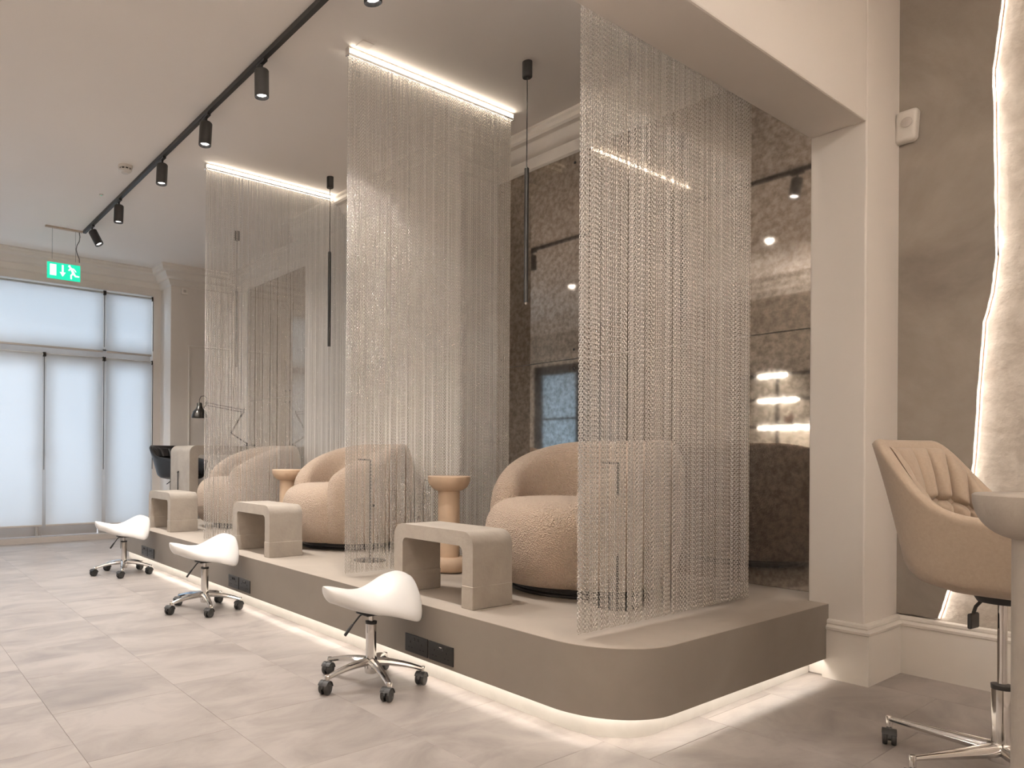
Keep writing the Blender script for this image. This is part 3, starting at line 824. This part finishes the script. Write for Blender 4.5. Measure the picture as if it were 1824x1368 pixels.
def chain_curtain(x0, x1, y, label, seed):
    t = thing('chain_curtain', label, 'curtain', ((x0 + x1) / 2, y, ZC), 0, 'metal chain curtains hanging from lit rails')
    w = (x1 - x0) / 2
    rail = obj('ceiling_rail', box(-w - .01, w + .01, -.004, .030, -.014, -.001, .002, 1), M['pvc'], t, smooth=False)
    obj('rod', tube([(-w, .018, -.046), (w, .018, -.046)], .0035, 8), M['chrome'], t)
    obj('led_strip', box(-w, w, -.006, .008, -.030, -.014), M['led'], t, smooth=False)
    for s in (-1, 1): obj('rail_bracket', box(s * (w + .012) - .006, s * (w + .012) + .006, -.008, .03, -.055, -.001, .003, 1), M['chrome'], t, smooth=False)
    top = -.05; bot = .405 - ZC
    bm = link_mesh(); b2 = bmesh.new()
    # two interlocked links, quarter turn apart
    me = bpy.data.meshes.new('tmp'); bm.to_mesh(me)
    b2.from_mesh(me); me.transform(Matrix.Translation((0, 0, -CH_LINK / 2)) @ Matrix.Rotation(PI / 2, 4, 'Z')); b2.from_mesh(me)
    bm.free(); bpy.data.meshes.remove(me)
    ch = obj('chain_strands', b2, M['alu'], t, angle=2); ch.location = (-w, .018, top); ch['kind'] = 'stuff'
    n = int((top - bot) / CH_LINK)
    md = ch.modifiers.new('links', 'NODES'); md.node_group = chain_group('chain_links_%d' % seed, CURT_N, x1 - x0, n, top - bot - CH_LINK)
    return t
CURT_N = 97
chain_curtain(2.461, 3.875, 1.875, 'silver chain curtain nearest the camera, hanging beside the pillar', 1)
chain_curtain(2.495, 3.955, 3.66, 'silver chain curtain in the middle of the platform under a bright rail', 2)
chain_curtain(2.480, 3.955, 5.85, 'silver chain curtain farthest along the platform, near the windows', 3)

# ------------------------------------------------------------------ black pendants
for (y, lab) in ((3.13, 'slim black tube pendant nearest the camera'), (5.48, 'slim black tube pendant hanging over the middle armchair'), (7.44, 'slim black tube pendant seen through the farthest chain curtain')):
    t = thing('pendant_lamp', lab, 'lamp', (3.52, y, ZC), 0, 'black tube pendants over the armchairs')
    obj('ceiling_cup', lathe([(0, -.001), (.032, -.001), (.032, -.098), (.029, -.102), (0, -.102)], 28), M['black_metal'], t)
    obj('cord', tube([(0, 0, -.10), (0, 0, -.69)], .0035, 6), M['black_metal'], t)
    obj('lamp_tube', lathe([(0, -.68), (.006, -.68), (.0145, -.69), (.0145, -1.555), (.012, -1.556), (0, -1.55)], 20), M['black_metal'], t)
    obj('diffuser', lathe([(0, -1.553), (.009, -1.556), (.006, -1.568), (0, -1.572)], 14), M['pvc'], t)

# ------------------------------------------------------------------ track with spotlights
TX = 2.095
tr = thing('lighting_track', 'long black ceiling track running towards the windows', 'track', (TX, 5.1, ZC))
obj('track_bar', box(-.018, .018, 1.75 - 5.1, 8.45 - 5.1, -.035, -.0005, .002, 1), M['black_metal'], tr, smooth=False)
def spotlight(x, y, rx, ry, label, energy):
    t = thing('track_spotlight', label, 'spotlight', (x, y, ZC - .035), 0, 'black track spotlights')
    obj('adapter', box(-.014, .014, -.055, .055, -.018, 0, .002, 1), M['black_metal'], t, smooth=False)
    obj('stem', tube([(0, 0, -.015), (0, 0, -.055)], .009, 10), M['black_metal'], t)
    Mx = Matrix.Translation((0, 0, -.05)) @ Euler((rx, ry, 0)).to_matrix().to_4x4()
    obj('lamp_body', lathe([(0, -.002), (.040, -.002), (.0465, -.010), (.0465, -.172), (.044, -.175), (.038, -.165), (.030, -.152), (0, -.152)], 32, Mx), M['black_metal'], t)
    obj('lens', lathe([(0, -.1535), (.0295, -.1535), (.0295, -.158), (0, -.160)], 28, Mx), M['lens'], t)
    l = bpy.data.lights.new('spot_beam', 'SPOT'); l.energy = energy; l.color = SPOT_COL; l.spot_size = 1.9; l.spot_blend = .7; l.shadow_soft_size = .025
    lo = bpy.data.objects.new('spot_beam', l); COL.objects.link(lo); lo.parent = t
    lo.matrix_local = Mx @ Matrix.Translation((0, 0, -.185))
sl = ['black track spotlight nearest the camera, cut by the top edge', 'black track spotlight second from the camera, brightly lit', 'black track spotlight third from the camera', 'black track spotlight fourth from the camera, level with the smoke detector', 'black track spotlight last but one before the windows', 'black track spotlight at the window end, tilted sideways']
for k, (y, rx, ry) in enumerate(((2.89, .1, -.15), (4.08, 0.03, -.03), (4.97, 0, .05), (5.90, 0, .04), (7.13, 0, .03), (8.12, -.25, -.42))):
    spotlight(TX, y, rx, ry, sl[k], 88)
# fill panels added over the front salon; downlights along the left side follow
for k, (x, y) in enumerate(FILL_LAMPS):
    o = obj('added_fill_lamp', box(-.30, .30, -.30, .30, -.03, 0, .004, 1), M['fill_panel'], None, smooth=False, loc=(x, y, ZC - .001))
    tag(o, 'square white fill lamp panel added on the ceiling, ' + ('behind the camera on the side wall half, outside the picture', 'behind the camera on the shell chair side, outside the picture')[k], 'lamp', 'added fill lamp panels outside the picture')

# unseen uplighter troughs added to brighten the ceiling: left wall, rear wall, beam
def fill_uplight(name, x, y, ln, along_y, label, rot, z=2.42):
    t = thing('added_uplight', label, 'lamp', (x, y, z), rot, 'added fill uplighter troughs outside the picture')
    obj('trough', sweep([(.001, -ln / 2), (.001, ln / 2)], [(0, 0), (-.12, 0), (-.12, .09), (-.112, .09), (-.112, .01), (0, .01)]), M['trim'], t, smooth=False)
    obj('led_strip', box(.02, .09, -ln / 2 + .03, ln / 2 - .03, .012, .02), M['fill_uplight'], t, smooth=False)
for k, (y, lab) in enumerate(((2.6, 'round recessed ceiling downlight just beyond the beam, outside the picture'), (4.0, 'round recessed ceiling downlight reflected in the mirror near the pillar'), (5.4, 'round recessed ceiling downlight outside the picture, level with the middle armchair'), (6.8, 'round recessed ceiling downlight reflected in the mirror by the chimney breast'), (8.3, 'round recessed ceiling downlight outside the picture, nearest the windows'))):
    t = thing('ceiling_downlight', lab, 'lamp', (.2, y, ZC), 0, 'recessed downlights along the side wall')
    obj('trim_ring', lathe([(.038, 0), (.052, 0), (.052, -.004), (.040, -.006), (.038, -.003)], 28), M['pvc'], t)
    obj('lens', lathe([(0, -.001), (.038, -.001), (.038, -.0025), (0, -.003)], 24), M['lens'], t)
    l = bpy.data.lights.new('downlight_beam', 'SPOT'); l.energy = (26, 26, 40, 70, 110)[k]; l.color = SPOT_COL; l.spot_size = 2.75; l.spot_blend = .8; l.shadow_soft_size = .04
    lo = bpy.data.objects.new('downlight_beam', l); COL.objects.link(lo); lo.parent = t; lo.location = (0, 0, -.02)
fill_uplight('b', XL, 1.05, 5.0, True, 'white fill uplighter trough added on the side wall beside the camera, outside the picture', 0)
fill_uplight('d', 1.2, Y1, 2.1, False, 'white fill uplighter trough added on the treatment side of the beam, hidden by the beam', PI / 2, 3.12)
fill_uplight('c', 1.4, YB, 3.0, False, 'white fill uplighter trough added on the wall behind the camera, outside the picture', PI / 2)

# ------------------------------------------------------------------ ceiling things
t = thing('smoke_detector', 'white round smoke detector on the ceiling left of the track', 'detector', (1.915, 6.34, ZC))
obj('base', lathe([(0, 0), (.062, 0), (.062, -.018), (.060, -.024), (0, -.024)], 32), M['pvc'], t)
obj('grille', lathe([(0, -.024), (.050, -.024), (.050, -.038), (0, -.038)], 32), M['dark_void'], t)
bm = bmesh.new()
for k in range(10):
    a = 2 * PI * k / 10; c, s = math.cos(a), math.sin(a)
    add_tube(bm, [(c * .053, s * .053, -.022), (c * .053, s * .053, -.042)], .006, 6)
add_lathe(bm, [(0, -.038), (.056, -.038), (.050, -.050), (.034, -.058), (.030, -.066), (0, -.068)], 32)
obj('cover', bm, M['pvc'], t)
o = obj('ceiling_hatch', box(-.045, .045, -.04, .04, -.006, 0, .002, 1), M['paint'], None, smooth=False, loc=(2.556, 3.588, ZC)); tag(o, 'small square blank plate on the ceiling above the middle chain curtain rail', 'plate')
o = obj('ceiling_sensor', lathe([(0, 0), (.02, 0), (.018, -.008), (0, -.010)], 20), M['pvc'], None, loc=(1.936, 7.175, ZC)); tag(o, 'tiny white sensor disc on the ceiling between smoke detector and exit sign', 'sensor')
obj('indicator', lathe([(0, -.009), (.005, -.009), (.004, -.013), (0, -.014)], 10), M['green'], o)

# exit sign
t = thing('exit_sign', 'green illuminated exit sign with running figure hanging by wires', 'sign', (1.886, 8.5, ZC))
zt, zb = 3.298 - ZC, 3.115 - ZC; w = .178
obj('ceiling_batten', box(-.20, .20, -.02, .02, -.018, 0, .003, 1), M['tan'], t, smooth=False)
obj('panel', box(-w, w, -.006, .006, zb, zt, .001, 1), M['green'], t, smooth=False)
obj('top_rail', box(-w, w, -.012, .012, zt, zt + .034, .003, 1), M['paint'], t, smooth=False)
bm = bmesh.new()
for s in (-.125, .125): add_tube(bm, [(s, 0, -.018), (s, 0, zt + .034)], .0015, 5)
obj('suspension_wire', bm, M['dark_void'], t)
obj('power_cable', tube([(.165, 0, -.018), (.172, 0, -.07), (.165, 0, -.12), (.140, 0, -.17), (.132, 0, -.215), (.140, 0, -.26), (.165, 0, -.32), (.168, 0, zt + .03)], .0045, 6), M['dark_void'], t)
bm = bmesh.new(); H = zt - zb
def P2(x, z): return (x, zb + z * H)
yf0, yf1 = -.0085, -.0062
def pic(poly): add_prism(bm, [P2(a, b_) for a, b_ in poly], yf0, yf1, 'y')
pic([(-.150, .20), (-.082, .20), (-.082, .88), (-.150, .88)])
pic([(-.024, .90), (-.004, .90), (-.004, .45), (.018, .45), (-.014, .18), (-.046, .45), (-.024, .45)])
# running figure
pic([(c[0], c[1]) for c in [(.058 + .013 * math.cos(2 * PI * i / 12), .88 + .075 * math.sin(2 * PI * i / 12)) for i in range(12)]])
pic([(.058, .80), (.078, .84), (.115, .50), (.092, .42)])
pic([(.075, .80), (.110, .76), (.135, .58), (.126, .55), (.106, .68), (.078, .70)])
pic([(.062, .78), (.072, .72), (.058, .58), (.044, .62)])
pic([(.094, .52), (.112, .50), (.128, .36), (.165, .34), (.165, .26), (.120, .26), (.092, .42)])
pic([(.090, .50), (.104, .44), (.084, .30), (.086, .10), (.070, .10), (.068, .34)])
obj('pictogram', bm, M['sign_white'], t, smooth=False)

# alarm box and motion sensor
o = thing('sounder_box', 'small white square box high on the wall corner beside the windows', 'box', (3.655, YP, 3.35)); 
obj('housing', box(-.045, .045, -.03, 0, 0, .085, .006, 2), M['trim'], o); obj('front_grille', box(-.02, .02, -.032, -.029, .025, .06, .002, 1), M['frame'], o)
o = thing('motion_sensor', 'white motion sensor where pillar and grey plaster wall meet', 'sensor', (XR - .015, Y0 - .045, 2.84))
bm = bmesh.new(); add_box(bm, -.05, .012, -.055, .043, 0, .165, .018, 3)
for v in bm.verts:
    if v.co.z < .05: v.co.y += .016 * (1 - v.co.z / .05); v.co.x += .012 * (1 - v.co.z / .05) * (1 if v.co.x < 0 else 0)
obj('housing', bm, M['pvc'], o); 
obj('sensor_window', lathe([(0, 0), (.026, 0), (.026, .003), (.02, .006), (0, .007)], 24, Matrix.Translation((-.050, -.008, .095)) @ Matrix.Rotation(-PI / 2, 4, 'Y')), M['frame'], o)

# ------------------------------------------------------------------ shell chairs (cream near, black far)
def make_shell_chair(name, label, loc, rotz, uph, zseat, top, post_bottom_R, small=False, group=None):
    """front is -y locally"""
    t = thing(name, label, 'chair', loc, rotz, group)
    B = zseat - .10        # underside of shell
    A_h = zseat + .17; T_h = top
    hw = .298
    # plan path: from front of one arm, round the back, to front of the other
    def plan(u, k):        # u -1..1 ; k scale outwards
        a = u * PI
        # superellipse half loop
        if abs(u) <= .62:
            th = PI / 2 - (u / .62) * PI / 2
            return Vector((hw * k * math.copysign(abs(math.cos(th)) ** .75, math.cos(th)), .02 + .315 * k * abs(math.sin(th)) ** .75, 0))
        s = (abs(u) - .62) / .38
        return Vector((math.copysign(hw * k - .015 * s, u), .02 - .27 * s * (.9 + .1 * k), 0))
    def rim(u):
        a = abs(u)
        if a < .24: return T_h
        if a < .66:
            s = (a - .24) / .42; s = s * s * (3 - 2 * s); return T_h + (A_h - T_h) * s
        return A_h - .03 * ((a - .66) / .34)
    NU, NV = 72, 16; bm = bmesh.new()
    outer = []; inner = []
    for i in range(NU + 1):
        u = -1 + 2 * i / NU; H_ = rim(u); ro = []; ri_ = []
        endt = 1.0
        for j in range(NV + 1):
            v = j / NV
            k = .40 + .34 * math.sqrt(max(0, 1 - (1 - min(1, v / .20)) ** 2)) + .26 * v ** .9 + .10 * max(0, (H_ - A_h) / (T_h - A_h)) * v * v
            z = B + (H_ - B) * v
            p = plan(u, k); p.z = z; ro.append(bm.verts.new(p))
            q = plan(u, k - .13 - .03 * (1 - v)); q.z = max(z, B + .05) - (.004 if v > .98 else 0)
            ri_.append(bm.verts.new(q))
        outer.append(ro); inner.append(ri_)
    # rounded rim
    for i in range(NU):
        for j in range(NV):
            bm.faces.new((outer[i][j], outer[i + 1][j], outer[i + 1][j + 1], outer[i][j + 1]))
            bm.faces.new((inner[i][j], inner[i][j + 1], inner[i + 1][j + 1], inner[i + 1][j]))
    rimv = []
    for i in range(NU + 1):
        a, b_ = outer[i][-1].co, inner[i][-1].co; m_ = (a + b_) / 2
        rimv.append([bm.verts.new(a.lerp(b_, .2) + Vector((0, 0, .014))), bm.verts.new(m_ + Vector((0, 0, .021))), bm.verts.new(a.lerp(b_, .8) + Vector((0, 0, .014)))])
    for i in range(NU):
        ch_a = [outer[i][-1]] + rimv[i] + [inner[i][-1]]; ch_b = [outer[i + 1][-1]] + rimv[i + 1] + [inner[i + 1][-1]]
        for k in range(4): bm.faces.new((ch_a[k], ch_b[k], ch_b[k + 1], ch_a[k + 1]))
    for i in (0, NU):
        for j in range(NV): 
            bm.faces.new((outer[i][j], outer[i][j + 1], inner[i][j + 1], inner[i][j]))
        bm.faces.new([outer[i][-1]] + rimv[i] + [inner[i][-1]])
    bm.faces.new([outer[i][0] for i in range(NU + 1)])
    obj('shell', bm, uph, t, angle=1.2)
    # channelled back pad
    bm = bmesh.new(); NU2, NV2 = 108, 30; U = .52; rows = []
    for side in (0, 1):
        grid = []
        for i in range(NU2 + 1):
            u = -U + 2 * U * i / NU2; H_ = rim(u) - .012; row = []
            rib = abs(math.sin(PI * 9 * i / NU2)) ** .6
            for j in range(NV2 + 1):
                v = j / NV2; z0 = zseat + .13; z = z0 + (H_ - z0) * v
                vv = (z - B) / (rim(u) - B)
                k = .74 + .26 * vv ** .9 + .10 * max(0, (H_ - A_h) / (T_h - A_h)) * vv * vv
                edge_ = math.sin(PI * min(1, max(.0, v)) ) ** .35 if 0 < v < 1 else 0
                edge_u = min(1, (1 - abs(2 * i / NU2 - 1)) / .05) ** .5
                kk = k - .145 - (side * (.035 + .085 * rib - .10 * math.exp(-((v - .30) / .045) ** 2)) * edge_ * edge_u)
                p = plan(u, kk); p.z = z; row.append(bm.verts.new(p))
            grid.append(row)
        rows.append(grid)
        for i in range(NU2):
            for j in range(NV2):
                f_ = (grid[i][j], grid[i + 1][j], grid[i + 1][j + 1], grid[i][j + 1])
                bm.faces.new(f_)
    bmesh.ops.remove_doubles(bm, verts=bm.verts, dist=1e-5)
    obj('back_cushion', bm, uph, t, angle=1.4)
    # seat cushion with channels
    bm = bmesh.new(); NX, NY = 72, 16; g_ = []
    for i in range(NX + 1):
        row = []
        for j in range(NY + 1):
            x = -.195 + .39 * i / NX; y = -.24 + .38 * j / NY
            ed = min(1, (1 - abs(2 * i / NX - 1)) / .12) ** .5 * min(1, (1 - abs(2 * j / NY - 1)) / .14) ** .5
            z = zseat - .02 + (.035 + .014 * abs(math.sin(PI * 7 * i / NX)) ** .6) * ed + .10 * max(0, (y - .07) / .12) ** 2 * (1 if y > .07 else 0) * .6
            row.append(bm.verts.new((x, y, z)))
        g_.append(row)
    for i in range(NX):
        for j in range(NY): bm.faces.new((g_[i][j], g_[i + 1][j], g_[i + 1][j + 1], g_[i][j + 1]))
    bot_ = []
    low = bmesh.ops.extrude_face_region(bm, geom=list(bm.faces)); 
    for v in [e for e in low['geom'] if isinstance(e, bmesh.types.BMVert)]: v.co.z = zseat - .045
    obj('seat', bm, uph, t, angle=1.2)
    obj('swivel_plate', lathe([(0, B - .03), (.07, B - .03), (.08, B - .012), (.08, B + .012), (0, B + .012)], 24), M['black_plastic'], t)
    zc = .33 if not small else .4
    obj('gas_lift', lathe([(0, .10), (.030, .10), (.030, zc), (.029, zc + .004), (.014, zc + .004), (.014, B - .02), (0, B - .02)], 28), M['chrome'], t)
    obj('collar', lathe([(.014, zc - .004), (.031, zc - .004), (.032, zc + .012), (.015, zc + .014)], 28), M['black_plastic'], t)
    lv = obj('lever', tube([(.0, .03, B + .01), (-.005, .05, B - .02), (-.02, .07, B - .055), (-.025, .075, B - .08)] if not small else [(-.0, .02, B - .02), (-.1, .02, B - .02), (-.17, .02, B - .06)], .006, 8), M['black_plastic'], t)
    if not small: obj('lever_grip', box(-.060, .010, .068, .082, B - .135, B - .078, .006, 2), M['black_plastic'], lv, smooth=False)
    Rb = post_bottom_R; bm = bmesh.new()
    add_lathe(bm, [(0, .068), (.040, .068), (.044, .085), (.042, .125), (.034, .136), (0, .136)], 28)
    tips = []
    for k in range(5):
        a = CH_PH + 2 * PI * k / 5; ca, sa = math.cos(a), math.sin(a)
        n_ = 8
        add_tube(bm, [(ca * (.03 + (Rb - .03) * i / n_), sa * (.03 + (Rb - .03) * i / n_), .108 - .010 * i / n_) for i in range(n_ + 1)], [.030 - .019 * i / n_ for i in range(n_ + 1)], 12, flat=.85)
        add_lathe(bm, [(0, .060), (.0115, .060), (.0115, .104), (.009, .109), (0, .109)], 12, Matrix.Translation((ca * Rb, sa * Rb, 0)))
        tips.append((ca * Rb, sa * Rb))
    obj('star_base', bm, M['chrome'], t)
    for (x, y) in tips: make_caster(t, x, y, CH_CA - rotz, .062, .030)
    return t
hub = Vector((3.35, .745)); tip1 = Vector((3.407, 1.102))
ROT = -.10
CH_PH = math.atan2(tip1.y - hub.y, tip1.x - hub.x) - ROT; CH_CA = .35
ch = make_shell_chair('office_chair', 'cream fabric shell chair with stitched channels on chrome base by grey plaster wall', (hub.x, hub.y, 0), ROT, M['cream_uph'], .765, 1.205, .363)
# grip on lever
CH_PH = .3; CH_CA = 1.0
ch2 = make_shell_chair('office_chair', 'black leather shell chair with stitched channels behind the tall stone desk', (3.43, 8.98, 0), .30, M['black_leather'], .92, 1.245, .30, small=True)

# ------------------------------------------------------------------ tall U-shaped desk near windows with lamp
t = thing('counter_desk', 'tall pale stone waterfall desk at the window end of the platform', 'desk', (3.19, 8.0, 0))
bm = bmesh.new(); u_shape(bm, 0, .62, 0, 1.20, 1.255, .11, .09, .03, 'y')
obj('body', bm, M['stone'], t, angle=.5)
bm = bmesh.new(); add_tube(bm, [(-.012, .34, .93), (-.012, .34, .40)], .006, 6); add_tube(bm, [(0, .34, .93), (-.02, .34, .93), (-.02, .30, .94)], .006, 6)
obj('cable_hook', bm, M['black_metal'], t)

t = thing('desk_lamp', 'black swing-arm desk lamp with round metal shade on the tall desk', 'lamp', (4.12, 8.30, 1.256))
def W2(x, z, dy=0): return (x - 4.12, dy, z - 1.256)
obj('lamp_clamp', box(-.06, .06, -.05, .05, 0, .025, .004, 1), M['black_metal'], t, smooth=False)
bm = bmesh.new()
elb = (4.02, 1.40); joint = (4.08, 1.70)
for s in (-.012, .012):
    add_tube(bm, [W2(4.12, 1.27, s), W2(3.86, 1.42, s)], .006, 6); add_tube(bm, [W2(3.86, 1.42, s), W2(4.02, 1.68, s)], .006, 6)
obj('lower_arm', bm, M['black_metal'], t)
bm = bmesh.new()
for s in (0, .032): add_tube(bm, [W2(4.04, 1.69 + s), W2(3.52, 1.76 + s)], .0055, 6)
add_tube(bm, [W2(4.02, 1.66), W2(4.05, 1.745)], .010, 8); add_tube(bm, [W2(3.50, 1.72), W2(3.53, 1.80)], .012, 8)
obj('upper_arm', bm, M['black_metal'], t)
sx, sz = 3.435, 1.60
obj('lamp_shade', lathe([(.098, .0), (.100, .004), (.096, .03), (.080, .075), (.052, .105), (.034, .118), (.032, .175), (.026, .185), (.0, .188), (.0, .18), (.024, .175), (.05, .095), (.078, .068), (.094, .0)], 36, Matrix.Translation(W2(sx, sz))), mat('dark_metal_shade', lin(.07, .065, .06), .25, .85, var=lin(.05, .045, .04), vscale=5), t)
obj('lamp_disc', lathe([(0, .035), (.088, .03), (.088, .034), (0, .04)], 32, Matrix.Translation(W2(sx, sz))), M['pvc'], t)
obj('lamp_cable', tube([W2(sx, sz + .18), W2(sx, sz + .225), W2(sx + .02, sz + .265), W2(sx + .06, sz + .275), W2(sx + .095, sz + .25), W2(sx + .10, sz + .17)], .0045, 6), M['black_metal'], t)

# ------------------------------------------------------------------ retail shelves on left wall (seen in the mirror)
sy0, sy1 = 3.55, 5.25
t = thing('wall_shelf_unit', 'lit retail shelves with black uprights reflected in the smoked mirror', 'shelf', (XL, 4.4, 0))
for z, ly0 in ((1.56, 3.62), (1.94, 4.45), (2.29, 4.60)):
    b_ = obj('shelf_board', box(.0, .26, sy0 - 4.4, sy1 - 4.4, z + .012, z + .034, .002, 1), M['black_metal'], t, smooth=False)
    obj('led_strip', box(.20, .225, ly0 - 4.4, 4.95 - 4.4, z - .002, z + .012), M['led_shelf'], b_, smooth=False)
for y in (sy0 + .02, 4.80, sy1 - .02): obj('upright', box(0, .03, y - 4.4 - .022, y - 4.4 + .022, 1.22, 2.4, .002, 1), M['black_metal'], t, smooth=False)
o = thing('display_counter', 'low stone counter under the lit shelves, seen only in the mirror', 'counter', (XL, 4.4, 0))
obj('body', box(.004, .38, -.85, .85, 0, 1.19, .006, 1), M['pale_stone'], o, smooth=False); obj('counter_top', box(.004, .40, -.87, .87, 1.19, 1.215, .004, 1), M['stone'], o, smooth=False)
for k, wd in enumerate(('at the pillar end', 'second from the pillar end', 'middle of the row', 'second from the black upright', 'nearest the black upright')):
    y = 4.45 + .055 * k
    b_ = thing('nail_polish_bottle', 'dark nail polish bottle reflected in the mirror, ' + wd, 'bottle', (XL + .2, y, 1.216), 0, 'nail polish bottles on the counter')
    obj('bottle', lathe([(0, 0), (.014, 0), (.015, .004), (.015, .035), (.008, .042), (0, .042)], 14), M['lacquer'], b_)
    obj('cap', lathe([(0, .042), (.008, .042), (.0065, .085), (0, .086)], 12), M['black_plastic'], b_)
b_ = thing('gift_pouch', 'brown paper pouch tied with string on the lowest lit shelf', 'pouch', (XL + .12, 4.60, 1.595))
obj('pouch_body', box(-.03, .03, -.055, .055, 0, .13, .008, 2), M['brown'], b_); obj('pouch_top', box(-.022, .022, -.05, .0, .13, .165, .006, 2), M['brown'], b_)
obj('string_bow', tube([(-.03, .03, .10), (.034, 0, .12), (.034, -.03, .15), (.036, .02, .14), (.034, -.01, .115)], .003, 6), M['tan'], b_)
